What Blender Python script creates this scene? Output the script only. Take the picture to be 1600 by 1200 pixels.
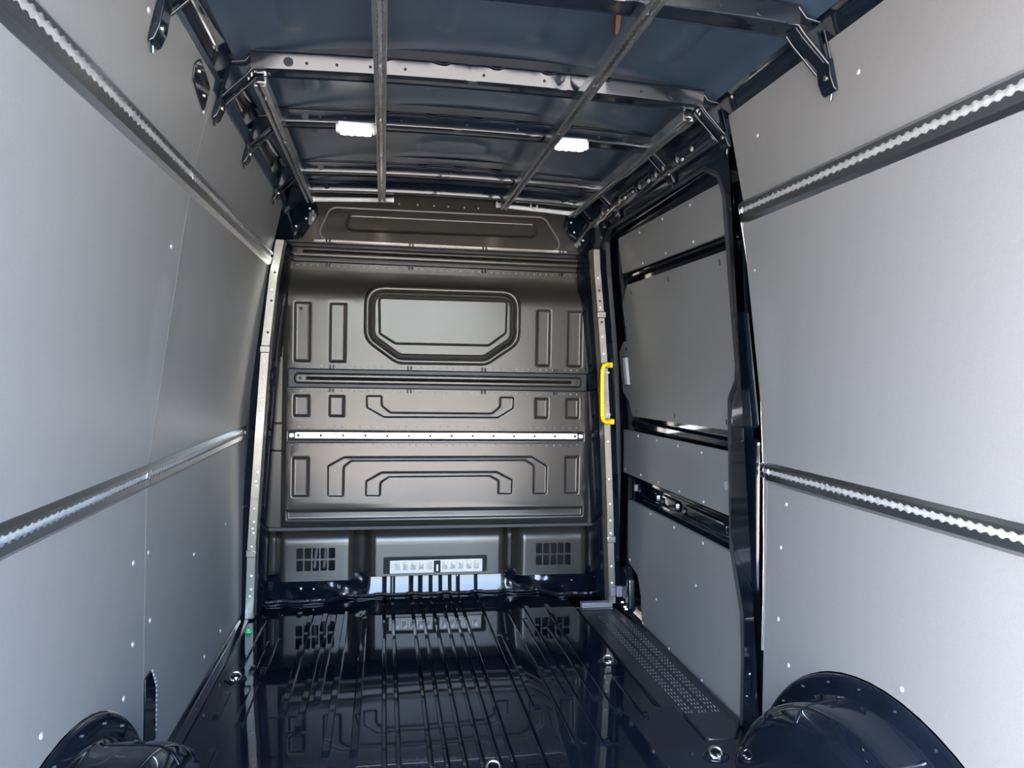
import bpy, bmesh, math, random
from mathutils import Vector, Matrix
from mathutils.geometry import delaunay_2d_cdt
random.seed(4)
for _o in list(bpy.data.objects): bpy.data.objects.remove(_o, do_unlink=True)
SC = bpy.context.scene
COL = SC.collection

# ------------------------------------------------------------------ camera, sky, exposure
cam_d = bpy.data.cameras.new('camera'); cam = bpy.data.objects.new('camera', cam_d); COL.objects.link(cam)
cam_d.sensor_width = 36.0; cam_d.lens = 36.0 * 1160.0 / 1600.0; cam_d.clip_start = 0.02
_r = Vector((0.98528983, -0.16987988, 0.01856821)); _u = Vector((-0.01576464, 0.01783739, 0.99971661)); _b = Vector((-0.17016295, -0.98530333, 0.0148969))
cam.matrix_world = Matrix(((_r.x, _u.x, _b.x, -0.28), (_r.y, _u.y, _b.y, 0.0), (_r.z, _u.z, _b.z, 1.12), (0, 0, 0, 1)))
SC.camera = cam
W = bpy.data.worlds.new('World'); SC.world = W; W.use_nodes = True
_nt = W.node_tree; _bg = _nt.nodes['Background']; _sky = _nt.nodes.new('ShaderNodeTexSky'); _sky.sky_type = 'NISHITA'
_sky.sun_disc = False; _sky.sun_elevation = math.radians(48); _sky.sun_rotation = math.radians(-84); _sky.air_density = 1.0; _sky.dust_density = 5.0; _sky.ozone_density = 1.0
_nt.links.new(_sky.outputs[0], _bg.inputs[0]); _bg.inputs[1].default_value = SKY = 7.6
_sd = bpy.data.lights.new('sun', 'SUN'); _sun = bpy.data.objects.new('sun', _sd); COL.objects.link(_sun); _sd.energy = 24.0; _sd.angle = 0.01; _sd.color = (1.0, 0.94, 0.84)
_sun.location = (-8, 1.0, 9); _sun.rotation_euler = Vector((0.80, -0.10, -0.90)).to_track_quat('-Z', 'Y').to_euler()
SC.view_settings.view_transform = 'Standard'; SC.view_settings.look = 'None'; SC.view_settings.gamma = 1.0
SC.view_settings.use_curve_mapping = False
SC.view_settings.exposure = 0.0
LAMP_POWER = 48.0

# ------------------------------------------------------------------ materials
def mat(name, col, rough=0.5, metal=0.0, coat=0.0, noise=0.0, nscale=40.0, bump=0.0, bscale=200.0, spec=0.5, emit=None, stretch=None, rvar=0.0, coat_rough=0.05):
    m = bpy.data.materials.new(name); m.use_nodes = True
    nt = m.node_tree; p = nt.nodes['Principled BSDF']
    p.inputs['Base Color'].default_value = (*col, 1); p.inputs['Roughness'].default_value = rough
    p.inputs['Metallic'].default_value = metal; p.inputs['Coat Weight'].default_value = coat
    p.inputs['Coat Roughness'].default_value = coat_rough; p.inputs['Specular IOR Level'].default_value = spec
    tc = nt.nodes.new('ShaderNodeTexCoord'); mp = nt.nodes.new('ShaderNodeMapping')
    if stretch: mp.inputs['Scale'].default_value = stretch
    nt.links.new(tc.outputs['Object'], mp.inputs['Vector'])
    if noise or rvar:
        n = nt.nodes.new('ShaderNodeTexNoise'); n.inputs['Scale'].default_value = nscale; n.inputs['Detail'].default_value = 5
        nt.links.new(mp.outputs[0], n.inputs['Vector'])
        if noise:
            r = nt.nodes.new('ShaderNodeValToRGB')
            lo = tuple(c * (1 - noise) for c in col); hi = tuple(min(1, c * (1 + noise)) for c in col)
            r.color_ramp.elements[0].color = (*lo, 1); r.color_ramp.elements[1].color = (*hi, 1)
            r.color_ramp.elements[0].position = 0.3; r.color_ramp.elements[1].position = 0.7
            nt.links.new(n.outputs['Fac'], r.inputs['Fac']); nt.links.new(r.outputs['Color'], p.inputs['Base Color'])
        if rvar:
            mr = nt.nodes.new('ShaderNodeMapRange'); mr.inputs[3].default_value = max(0, rough - rvar); mr.inputs[4].default_value = rough + rvar
            nt.links.new(n.outputs['Fac'], mr.inputs[0]); nt.links.new(mr.outputs[0], p.inputs['Roughness'])
    if bump:
        b = nt.nodes.new('ShaderNodeTexNoise'); b.inputs['Scale'].default_value = bscale; b.inputs['Detail'].default_value = 3
        bu = nt.nodes.new('ShaderNodeBump'); bu.inputs['Strength'].default_value = bump; bu.inputs['Distance'].default_value = 0.002
        nt.links.new(mp.outputs[0], b.inputs['Vector']); nt.links.new(b.outputs['Fac'], bu.inputs['Height']); nt.links.new(bu.outputs[0], p.inputs['Normal'])
    if emit:
        p.inputs['Emission Color'].default_value = (*emit[0], 1); p.inputs['Emission Strength'].default_value = emit[1]
    return m
M = dict(
    black=mat('black_gloss_paint', (0.0032, 0.0055, 0.0105), 0.09, coat=0.35, noise=0.25, nscale=6, bump=0.04, bscale=18),
    floorblack=mat('floor_gloss_paint', (0.003, 0.005, 0.0095), 0.035, coat=0.12, noise=0.3, nscale=9, bump=0.05, bscale=9, rvar=0.02, spec=0.42),
    satin=mat('satin_black_primer', (0.055, 0.051, 0.046), 0.25, metal=0.55, noise=0.06, nscale=3, bump=0.02, bscale=25, spec=0.5),
    laminate=mat('grey_laminate', (0.128, 0.131, 0.135), 0.42, noise=0.05, nscale=260, bump=0.10, bscale=420, spec=0.45),
    roofpaint=mat('roof_inner_paint', (0.017, 0.029, 0.048), 0.30, noise=0.15, nscale=5, bump=0.03, bscale=20, spec=0.35),
    bowpaint=mat('roof_bow_paint', (0.0035, 0.006, 0.011), 0.11, noise=0.15, nscale=5, bump=0.02, bscale=20, spec=0.45),
    track=mat('raw_aluminium_track', (0.52, 0.53, 0.54), 0.5, metal=0.5, noise=0.1, nscale=60),
    lip=mat('anodised_aluminium', (0.50, 0.52, 0.545), 0.29, metal=1.0, noise=0.06, nscale=60, stretch=(1, 0.05, 6)),
    alu=mat('brushed_aluminium', (0.80, 0.81, 0.82), 0.24, metal=1.0, noise=0.08, nscale=60, stretch=(1, 0.05, 6), rvar=0.06),
    aludark=mat('dull_aluminium', (0.42, 0.43, 0.44), 0.38, metal=1.0, noise=0.12, nscale=50, rvar=0.08),
    zinc=mat('zinc_pillar_coating', (0.34, 0.32, 0.285), 0.24, metal=0.85, noise=0.05, nscale=12, rvar=0.02),
    chrome=mat('bright_steel', (0.9, 0.88, 0.84), 0.12, metal=1.0, noise=0.1, nscale=30),
    grey=mat('grey_plastic', (0.12, 0.125, 0.135), 0.4, noise=0.06, nscale=90, bump=0.05, bscale=300),
    dark=mat('dark_plastic', (0.018, 0.02, 0.024), 0.5, noise=0.2, nscale=60, bump=0.1, bscale=300),
    beamdark=mat('beam_shade', (0.007, 0.008, 0.010), 0.40, noise=0.15, nscale=30, spec=0.35),  # near-black colour paints in the shadow bands around the beam ovals
    rubber=mat('black_rubber', (0.008, 0.010, 0.013), 0.5, noise=0.2, nscale=50),
    tread=mat('tread_plastic', (0.010, 0.012, 0.015), 0.36, noise=0.2, nscale=80, bump=0.2, bscale=260),
    void=mat('dark_cavity', (0.004, 0.004, 0.005), 0.8, noise=0.2, nscale=10),
    rivet=mat('grey_rivet', (0.25, 0.26, 0.275), 0.28, metal=0.2, noise=0.1, nscale=90),
    yellow=mat('yellow_plastic', (0.85, 0.60, 0.01), 0.35, noise=0.06, nscale=60),
    white=mat('white_plastic', (0.72, 0.72, 0.70), 0.4, noise=0.05, nscale=60),
    plate=mat('pale_plate', (0.50, 0.49, 0.46), 0.38, noise=0.06, nscale=40),
    rod=mat('pale_grey_rod', (0.52, 0.53, 0.52), 0.4, noise=0.08, nscale=40),
    orange=mat('orange_tape', (0.16, 0.075, 0.03), 0.5, noise=0.25, nscale=70),
    green=mat('green_plastic', (0.05, 0.55, 0.16), 0.3, noise=0.1, nscale=60),
    concrete=mat('concrete_yard', (0.31, 0.295, 0.265), 0.85, noise=0.2, nscale=3, bump=0.4, bscale=40),
    lens=mat('lamp_lens', (0.95, 0.95, 0.9), 0.4, noise=0.01, emit=((1.0, 0.97, 0.92), 4.5)),
    chip=mat('led_chip', (0.95, 0.95, 0.9), 0.4, noise=0.01, emit=((1.0, 0.96, 0.90), LAMP_POWER)),
)

# ------------------------------------------------------------------ object helpers
def origin(o):
    v = Vector((0, 0, 0))
    while o is not None: v = v + o.location; o = o.parent
    return v
def thing(name, label, cat, loc, group=None):
    o = bpy.data.objects.new(name, None); COL.objects.link(o); o.location = loc; o.empty_display_size = 0.05
    o['label'] = label; o['category'] = cat
    if group: o['group'] = group
    return o
def tag(o, label, cat=None, group=None, kind=None):
    o['label'] = label
    if cat: o['category'] = cat
    if group: o['group'] = group
    if kind: o['kind'] = kind
    return o
class MB:
    def __init__(s): s.v = []; s.f = []
    def add(s, vs, fs):
        n = len(s.v); s.v += [tuple(v) for v in vs]; s.f += [tuple(i + n for i in f) for f in fs]; return s
    def box(s, x0, x1, y0, y1, z0, z1):
        return s.add([(x0, y0, z0), (x1, y0, z0), (x1, y1, z0), (x0, y1, z0), (x0, y0, z1), (x1, y0, z1), (x1, y1, z1), (x0, y1, z1)],
                     [(0, 3, 2, 1), (4, 5, 6, 7), (0, 1, 5, 4), (1, 2, 6, 5), (2, 3, 7, 6), (3, 0, 4, 7)])
    def prism(s, poly, f0, f1):
        """poly: 2-D points; f0, f1 map a 2-D point to the two 3-D caps"""
        n = len(poly); vs = [f0(*p) for p in poly] + [f1(*p) for p in poly]
        fs = [tuple(range(n))[::-1], tuple(range(n, 2 * n))] + [(i, (i + 1) % n, n + (i + 1) % n, n + i) for i in range(n)]
        return s.add(vs, fs)
    def tube(s, pts, r, seg=8, closed=False, cap=True):
        pts = [Vector(p) for p in pts]; n = len(pts); rings = []; up = None
        for i, p in enumerate(pts):
            a = pts[(i - 1) % n] if (closed or i > 0) else p
            b = pts[(i + 1) % n] if (closed or i < n - 1) else p
            t = (b - a).normalized()
            if up is None: up = Vector((0, 0, 1)) if abs(t.z) < 0.9 else Vector((1, 0, 0))
            e = t.cross(up)
            if e.length < 1e-4: e = t.cross(Vector((0, 1, 0)))
            e.normalize(); g = e.cross(t).normalized(); up = g
            rr = r[i] if isinstance(r, (list, tuple)) else r
            rings.append([p + e * rr * math.cos(2 * math.pi * k / seg) + g * rr * math.sin(2 * math.pi * k / seg) for k in range(seg)])
        vs = [v for R in rings for v in R]; fs = []
        for i in range(n if closed else n - 1):
            j = (i + 1) % n
            for k in range(seg): fs.append((i * seg + k, i * seg + (k + 1) % seg, j * seg + (k + 1) % seg, j * seg + k))
        if cap and not closed:
            fs.append(tuple(range(seg))[::-1]); fs.append(tuple((n - 1) * seg + k for k in range(seg)))
        return s.add(vs, fs)
    def grid(s, rows):
        h = len(rows); w = len(rows[0]); vs = [p for r in rows for p in r]
        return s.add(vs, [(i * w + j, i * w + j + 1, (i + 1) * w + j + 1, (i + 1) * w + j) for i in range(h - 1) for j in range(w - 1)])
    def disc(s, c, r, axis, h, seg=12):
        """short solid cylinder from c along axis by h"""
        a = Vector(axis).normalized(); e = a.orthogonal().normalized(); g = a.cross(e); c = Vector(c)
        lo = [c + (e * math.cos(2 * math.pi * k / seg) + g * math.sin(2 * math.pi * k / seg)) * r for k in range(seg)]
        hi = [p + a * h for p in lo]
        return s.add(lo + hi, [tuple(range(seg))[::-1], tuple(range(seg, 2 * seg))] + [(k, (k + 1) % seg, seg + (k + 1) % seg, seg + k) for k in range(seg)])
    def build(s, name, m, parent=None, smooth=35, bevel=0.0, segs=2, solid=0.0, kind=None, label=None, fix=True):
        me = bpy.data.meshes.new(name); o0 = origin(parent) if parent else Vector((0, 0, 0))
        me.from_pydata([(v[0] - o0.x, v[1] - o0.y, v[2] - o0.z) for v in s.v], [], s.f)
        if fix:
            b = bmesh.new(); b.from_mesh(me); bmesh.ops.remove_doubles(b, verts=b.verts, dist=1e-5)
            bmesh.ops.recalc_face_normals(b, faces=b.faces); b.to_mesh(me); b.free()
        me.update()
        if smooth: me.shade_smooth(); me.set_sharp_from_angle(angle=math.radians(smooth))
        me.materials.append(M[m]); o = bpy.data.objects.new(name, me); COL.objects.link(o)
        if parent: o.parent = parent
        if solid:
            md = o.modifiers.new('thickness', 'SOLIDIFY'); md.thickness = abs(solid); md.offset = -1 if solid > 0 else 1
        if bevel:
            md = o.modifiers.new('bevel', 'BEVEL'); md.width = bevel; md.segments = segs; md.limit_method = 'ANGLE'; md.angle_limit = math.radians(40)
        if kind: o['kind'] = kind
        if label: o['label'] = label
        return o
def instance(me_obj, parent, pos, rot=(0, 0, 0), scale=(1, 1, 1), name=None):
    o = bpy.data.objects.new(name or me_obj.name.split('.')[0], me_obj.data); COL.objects.link(o)
    if parent: o.parent = parent
    o.location = Vector(pos) - (origin(parent) if parent else Vector((0, 0, 0))); o.rotation_euler = rot; o.scale = scale
    return o

# ------------------------------------------------------------------ 2-D helpers
def area(p): return 0.5 * sum(p[i][0] * p[(i + 1) % len(p)][1] - p[(i + 1) % len(p)][0] * p[i][1] for i in range(len(p)))
def rpoly(pts, r, d=0.0, seg=4):
    """rounded polygon, moved inwards by d; same vertex count for every d"""
    pts = [Vector(p) for p in pts]
    if area(pts) < 0: pts = pts[::-1]
    n = len(pts); out = []; off = []; cv = []
    for i in range(n):
        a, b, c = pts[i - 1], pts[i], pts[(i + 1) % n]
        e1 = (b - a).normalized(); e2 = (c - b).normalized(); n1 = Vector((-e1.y, e1.x)); n2 = Vector((-e2.y, e2.x))
        cr = e1.x * e2.y - e1.y * e2.x; cv.append(cr > 0)
        off.append(b + (n1 + n2) * (d / max(0.2, 1 + n1.dot(n2))))
    for i in range(n):
        a, b, c = off[i - 1], off[i], off[(i + 1) % n]
        rr = max(r - d, 0.0008) if cv[i] else r + d
        u = a - b; w = c - b; lu, lw = u.length, w.length; u.normalize(); w.normalize()
        ang = u.angle(w); t = rr / max(1e-4, math.tan(ang / 2)); t = min(t, 0.48 * lu, 0.48 * lw)
        p1, p2 = b + u * t, b + w * t
        for k in range(seg + 1):
            s = k / seg; out.append(tuple((1 - s) ** 2 * p1 + 2 * s * (1 - s) * b + s * s * p2))
    return out
def rect(x0, x1, z0, z1): return [(x0, z0), (x1, z0), (x1, z1), (x0, z1)]
def inside(p, poly):
    x, y = p; c = False; j = len(poly) - 1
    for i in range(len(poly)):
        xi, yi = poly[i]; xj, yj = poly[j]
        if (yi > y) != (yj > y) and x < (xj - xi) * (y - yi) / (yj - yi) + xi: c = not c
        j = i
    return c
def sheet(mb, outer, holes, f, step=0.06, thick=None):
    """flat sheet with holes, mapped to 3-D by f; thick = (dx, dy, dz) adds a back face and rims"""
    V = []; E = []
    for L in [outer] + holes:
        n = len(V); V += [Vector(p) for p in L]; E += [(n + i, n + (i + 1) % len(L)) for i in range(len(L))]
    xs = [p[0] for p in outer]; zs = [p[1] for p in outer]
    nx = int((max(xs) - min(xs)) / step) + 1; nz = int((max(zs) - min(zs)) / step) + 1
    for i in range(1, nx):
        for j in range(1, nz):
            p = (min(xs) + (max(xs) - min(xs)) * (i + 0.013 * (j % 3)) / nx, min(zs) + (max(zs) - min(zs)) * j / nz)
            if inside(p, outer) and not any(inside(p, h) for h in holes): V.append(Vector(p))
    vs, es, fs, *_ = delaunay_2d_cdt(V, E, [], 0, 1e-5)
    keep = []
    for t in fs:
        c = sum((vs[i] for i in t), Vector((0, 0))) / len(t)
        if inside(c, outer) and not any(inside(c, h) for h in holes): keep.append(tuple(t))
    mb.add([f(*v) for v in vs], keep)
    if thick:
        def g(a, b):
            q = f(a, b); return (q[0] + thick[0], q[1] + thick[1], q[2] + thick[2])
        mb.add([g(*v) for v in vs], [t[::-1] for t in keep])
        for L in [outer] + holes:
            n = len(L); mb.add([f(*p) for p in L] + [g(*p) for p in L], [(i, (i + 1) % n, n + (i + 1) % n, n + i) for i in range(n)])
    return mb
def pan(mb, pts, r, f, prof, seg=4, fill=True):
    """pressed shape: outline pts, prof = [(inset, depth), ...], f(x, z, depth)"""
    if fill: prof = prof + [(prof[-1][0] + 0.0025, prof[-1][1])]
    loops = [rpoly(pts, r, d, seg) for d, _ in prof]; n = len(loops[0])
    vs = [f(p[0], p[1], prof[k][1]) for k, L in enumerate(loops) for p in L]
    fs = [(k * n + i, k * n + (i + 1) % n, (k + 1) * n + (i + 1) % n, (k + 1) * n + i) for k in range(len(prof) - 1) for i in range(n)]
    if fill: fs.append(tuple((len(prof) - 1) * n + i for i in range(n)))
    return mb.add(vs, fs)
def smooth(a, b, t):
    t = max(0.0, min(1.0, (t - a) / (b - a))); return t * t * (3 - 2 * t)
def wallx(z): return 0.887 - 0.133 * max(0.0, z - 0.75) ** 1.6
YB = 0.50       # rear end of the load space
# rivet meshes shared by all rivets
def dome(r, h, axis, m, name, seg=10):
    mb = MB(); a = Vector(axis).normalized(); e = a.orthogonal().normalized(); g = a.cross(e); vs = []
    for k, (rr, hh) in enumerate(((1, 0), (0.96, 0.45), (0.62, 0.88))):
        vs += [(e * math.cos(2 * math.pi * i / seg) + g * math.sin(2 * math.pi * i / seg)) * r * rr + a * h * hh for i in range(seg)]
    vs.append(a * h)
    fs = [(k * seg + i, k * seg + (i + 1) % seg, (k + 1) * seg + (i + 1) % seg, (k + 1) * seg + i) for k in range(2) for i in range(seg)]
    fs += [(2 * seg + i, 2 * seg + (i + 1) % seg, 3 * seg) for i in range(seg)]
    me = bpy.data.meshes.new(name); me.from_pydata([tuple(v) for v in vs], [], fs); me.shade_smooth(); me.materials.append(M[m])
    class K: pass
    k = K(); k.data = me; k.name = name; return k
RV_L = dome(0.0075, 0.004, (1, 0, 0), 'rivet', 'rivet'); RV_R = dome(0.0075, 0.004, (-1, 0, 0), 'rivet', 'rivet')
RV_F = dome(0.007, 0.004, (0, -1, 0), 'white', 'rivet'); RV_FS = dome(0.0045, 0.003, (0, -1, 0), 'rivet', 'spot_weld')
HOLE_F = dome(0.007, 0.0012, (0, -1, 0), 'void', 'bolt_hole')

# ================================================================== THE SETTING
# ---- yard outside the open rear doors
MB().box(-20, 20, -30, 6, -0.75, -0.65).build('ground', 'concrete', kind='structure')['label'] = 'pale concrete yard outside the open rear doors'

# ---- floor: one pressed steel sheet with long ribs
RIBS = [(-0.262, 0.9, 3.70), (-0.221, 0.9, 3.70), (-0.130, 0.9, 3.70), (-0.084, 0.9, 3.70), (-0.033, 0.9, 3.70), (0.017, 0.9, 3.70), (0.064, 0.9, 3.70), (0.105, 0.9, 3.70), (0.196, 0.9, 3.70),
        (-0.349, 2.18, 3.42), (-0.430, 2.19, 3.49), (-0.485, 2.54, 3.44), (-0.525, 2.35, 3.47), (-0.587, 2.46, 3.45), (-0.702, 2.86, 3.17), (-0.742, 2.86, 3.15), (-0.790, 2.90, 3.42), (-0.708, 2.41, 2.73), (-0.792, 2.47, 2.66), (-0.755, 2.12, 2.27),
        (0.240, 2.40, 3.10), (0.321, 2.17, 3.43), (0.405, 2.15, 3.48), (0.370, 2.50, 3.30), (0.508, 2.35, 3.50), (0.462, 2.45, 3.20), (0.585, 2.30, 2.62), (-0.64, 3.45, 3.56), (-0.73, 3.44, 3.55)]
RW, RH, GW, GH = 0.011, 0.009, 0.0065, 0.013
xs = set(); ys = set()
for x, a, b in RIBS:
    w = GW if b == 3.70 else RW
    for d in (-w - 0.002, -w - 0.0006, -w + 0.0006, -w + 0.0022, w - 0.0022, w - 0.0006, w + 0.0006, w + 0.002): xs.add(round(x + d, 4))
    for q in (a, b):
        for d in (-0.012, -0.004, 0.004, 0.012): ys.add(round(q + d, 3))
xs |= {0.639, 0.648, 0.656, 0.707, 0.715, 0.723} | {round(-0.88 + 0.04 * i, 4) for i in range(45)}; ys |= {2.12, 2.13, 2.14, 2.37, 2.38, 2.392} | {round(0.15 + 0.11 * i, 3) for i in range(33)} | {3.71}
def thin(vals, d):
    out = []
    for v in sorted(vals):
        if not out or v - out[-1] > d: out.append(v)
    return out
xs = [x for x in thin(xs, 0.0007) if -0.885 <= x <= 0.885]; ys = [y for y in thin(ys, 0.004) if YB <= y <= 3.712]
def floor_z(x, y):
    z = 0.0
    for rx, a, b in RIBS:
        if abs(x - rx) < RW + 0.005:
            w = GW if b == 3.70 else RW; lx = 1 - smooth(w - 0.0018, w + 0.0012, abs(x - rx)); ly = smooth(a - 0.01, a + 0.01, y) * (1 - smooth(b - 0.01, b + 0.012, y))
            z = z - GH * lx if b == 3.70 else max(z, RH * lx * ly)
    z += 0.004 * (1 - smooth(0.30, 0.34, abs(x + 0.03))) * smooth(2.0, 2.04, y)
    z += 0.0009 * math.sin(5.1 * y + 2 * x) * math.sin(4 * x + 1)
    if x > 0.64: z -= 0.022 * max(smooth(0.640, 0.655, x) * smooth(2.375, 2.39, y), smooth(0.708, 0.722, x) * smooth(2.125, 2.14, y))
    return z
floor_ob = MB().grid([[(x, y, floor_z(x, y)) for x in xs] for y in ys]).build('floor', 'floorblack', kind='structure', smooth=16)
floor_ob['label'] = 'glossy black pressed steel load floor with long ribs'
MB().box(-0.9, 0.9, YB, 4.0, -0.10, -0.04).build('subfloor', 'black', floor_ob)
# flange seam across the front and the ribbed footing below the bulkhead
def seam_y(x):
    return 3.635 + 0.065 * smooth(-0.60, -0.40, x) - 0.08 * smooth(0.50, 0.62, x)
sx = [-0.84 + 0.02 * i for i in range(85)]
mb = MB()
jog = lambda x: 0.006 * (1 if math.sin(x * 40) > 0.5 else 0)
rows = []
for dy, dz in ((-0.030, 0.0045), (-0.030, 0.007), (-0.0030, 0.0085), (-0.0018, 0.0100), (0.0, 0.0185), (0.0012, 0.0200), (0.005, 0.0200), (0.008, 0.006), (0.03, 0.004)):
    rows.append([(x, seam_y(x) + dy + jog(x), dz + 0.003 * (jog(x) > 0)) for x in sx])
mb.grid(rows).build('front_flange', 'floorblack', floor_ob, smooth=60)
mb = MB(); fx = [-0.86 + 0.006 * i for i in range(288)]
def foot_rib(x): return max((1 - smooth(0.002, 0.006, abs(x - r[0]))) for r in RIBS if r[2] == 3.70)
def foot(x, t):
    c = 1 - smooth(0.33, 0.37, abs(x))                                         # central part
    z = 0.004 + 0.106 * t
    y0 = seam_y(x) + 0.006
    yc = y0 + 0.040 * t - 0.012 * t * t
    ys_ = y0 + (3.76 - y0) * t ** 0.8 + (0.012 * math.sin(x * 46) + 0.010 * math.sin(x * 23 + t * 5)) * math.sin(math.pi * t)
    return (x + 0.0, yc * c + ys_ * (1 - c) + 0.006 * foot_rib(x) * c, z)
mb.grid([[foot(x, t / 14) for x in fx] for t in range(15)]).build('footing', 'floorblack', floor_ob, smooth=60)
for x, z in ((-0.66, 0.055), (-0.60, 0.05), (0.69, 0.055), (-0.30, 0.085), (0.28, 0.085), (0.10, 0.09), (-0.74, 0.02)):
    instance(RV_F, floor_ob, (x, 3.735 - (0.03 if abs(x) > 0.5 else 0), z), name='bolt_head', scale=(0.8, 0.8, 0.8))

# ---- ceiling: roof skin with pressed swages
def roof_z(x):
    a = abs(x)
    if a < 0.60: return 2.022 - 0.045 * (a / 0.60) ** 2
    t = (a - 0.60) / 0.135; t = min(t, 1.0)
    return 1.977 - 0.125 * (1 - math.sqrt(max(0.0, 1 - t ** 2)))
def swage(x, y):
    h = 0.0
    for a, b in ((1.64, 1.98), (2.16, 2.40), (2.58, 2.80), (3.18, 3.36)):
        fy = smooth(a, a + 0.02, y) * (1 - smooth(b - 0.02, b, y))
        for cx in (-0.52, -0.135, 0.105, 0.48): h = max(h, 0.008 * fy * (1 - smooth(0.016, 0.026, abs(x - cx))))
    e = max(abs(x + 0.02) / 0.15, 0); q = abs(y - 2.98) / 0.10
    k = max(e, q, (e + q) * 0.62)
    if k < 1.15: h = max(h, 0.007 * (1 - smooth(0.86, 0.98, k)) , 0)
    return h
rx = sorted({round(-0.735 + 0.0105 * i, 4) for i in range(141)} | {-0.7345, 0.7345}); ry = [YB + 0.021 * i for i in range(183)]
roof = MB().grid([[(x, y, roof_z(x) - swage(x, y)) for x in rx] for y in ry]).build('ceiling', 'roofpaint', kind='structure', smooth=50, solid=-0.02)
roof['label'] = 'glossy dark roof skin with pressed swages'

# ---- side walls: body skin outside, grey lining panels inside
def side_wall(s, name, label):
    zz = [-0.10 + 0.05 * i for i in range(41)]
    rows = []
    for y in (YB, 1.0, 2.0, 3.0, 3.95):
        r = [(s * (wallx(z) + 0.075), y, z) for z in zz if z < 1.86]
        r += [(s * 0.735, y, 1.90), (s * 0.66, y, 2.00)]
        rows.append(r)
    o = MB().grid(rows).build(name, 'black', kind='structure', smooth=60, solid=0.01); o['label'] = label
    return o
WL = side_wall(-1, 'wall_left', 'left side of the load space lined with grey panels')
WR = side_wall(1, 'wall_right', 'right side of the load space lined with grey panels')
AY, AZ, AR = 1.55, -0.224, 0.612       # wheel arch centre and flange radius
def panel(parent, s, outline, label=None, off=0.0, m='laminate', name='lining_panel', step=0.07):
    mb = MB(); sheet(mb, outline, [], lambda y, z: (s * (wallx(z) + off), y, z), step, (s * 0.009, 0, 0))
    o = mb.build(name, m, parent, smooth=30)
    if label: o['label'] = label
    return o
def arch_outline(y0, y1, z1):
    """panel from floor to z1, bottom edge cut round the wheel arch"""
    R = AR + 0.004; pts = []
    ya = AY - math.sqrt(R * R - AZ * AZ); yb = AY + math.sqrt(R * R - AZ * AZ)
    pts.append((y0, 0.002))
    if y0 < ya: pts.append((ya, 0.002))
    for k in range(33):
        y = ya + (yb - ya) * (0.5 - 0.5 * math.cos(math.pi * k / 32))
        z = AZ + math.sqrt(max(0, R * R - (y - AY) ** 2))
        if k in (0, 32): continue
        if y0 < y < y1: pts.append((y, max(z, 0.002)))
    if y1 > yb: pts.append((yb, 0.002)); pts.append((y1, 0.002))
    else:
        zc = AZ + math.sqrt(max(0, R * R - (y1 - AY) ** 2)); pts.append((y1, max(zc, 0.002)))
    pts += [(y1, z1), (y0, z1)]
    return pts
ZL, ZU = 0.838, 1.612      # rail heights
SE = 2.060                 # panel seam on the left
LP = {}
LP['lo_r'] = panel(WL, -1, arch_outline(YB, SE - 0.0015, ZL - 0.002), 'grey panel above left wheel arch')
LP['lo_f'] = panel(WL, -1, arch_outline(SE + 0.0015, 3.46, ZL - 0.002))
LP['mi_r'] = panel(WL, -1, rect(YB, SE - 0.0015, ZL + 0.002, ZU - 0.002)); LP['mi_f'] = panel(WL, -1, rect(SE + 0.0015, 3.44, ZL + 0.002, ZU - 0.002))
LP['up_r'] = panel(WL, -1, rect(YB, SE - 0.0015, ZU + 0.002, 1.872)); LP['up_f'] = panel(WL, -1, rect(SE + 0.0015, 3.42, ZU + 0.002, 1.845))
for k, y, z in (('mi_r', 2.004, 1.424), ('mi_f', 2.090, 1.425), ('mi_r', 2.020, 1.295), ('mi_f', 2.090, 1.295), ('mi_r', 2.030, 1.027), ('mi_f', 2.085, 1.028), ('lo_f', 2.087, 0.628), ('lo_r', 1.971, 0.630), ('lo_f', 3.066, 0.503),
                ('lo_f', 2.576, 0.504), ('lo_r', 1.973, 0.426), ('lo_r', 1.911, 0.316), ('lo_r', 1.471, 0.441), ('lo_f', 2.738, 0.103), ('lo_f', 2.997, 0.104), ('up_r', 2.030, 1.777), ('lo_f', 3.43, 0.506), ('mi_f', 3.40, 1.30), ('mi_f', 3.40, 1.03), ('up_r', 1.55, 1.81), ('lo_f', 2.11, 0.44)):
    instance(RV_L, LP[k], (-wallx(z), y, z))
RE = 2.108                 # front edge of the right lining
RP = {}
RP['lo'] = panel(WR, 1, arch_outline(YB, RE, ZL - 0.002), 'grey panel above right wheel arch'); RP['mi'] = panel(WR, 1, rect(YB, RE, ZL + 0.002, ZU + 0.006)); RP['up'] = panel(WR, 1, rect(YB, RE - 0.02, ZU + 0.010, 1.90))
for k, y, z in (('mi', 2.078, 1.442), ('mi', 2.080, 1.307), ('mi', 2.080, 1.031), ('lo', 2.024, 0.617), ('lo', 2.029, 0.403), ('lo', 1.967, 0.288), ('lo', 1.495, 0.420), ('up', 1.50, 1.80), ('up', 1.95, 1.80), ('lo', 2.0, 0.75)):
    instance(RV_R, RP[k], (wallx(z), y, z))

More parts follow.
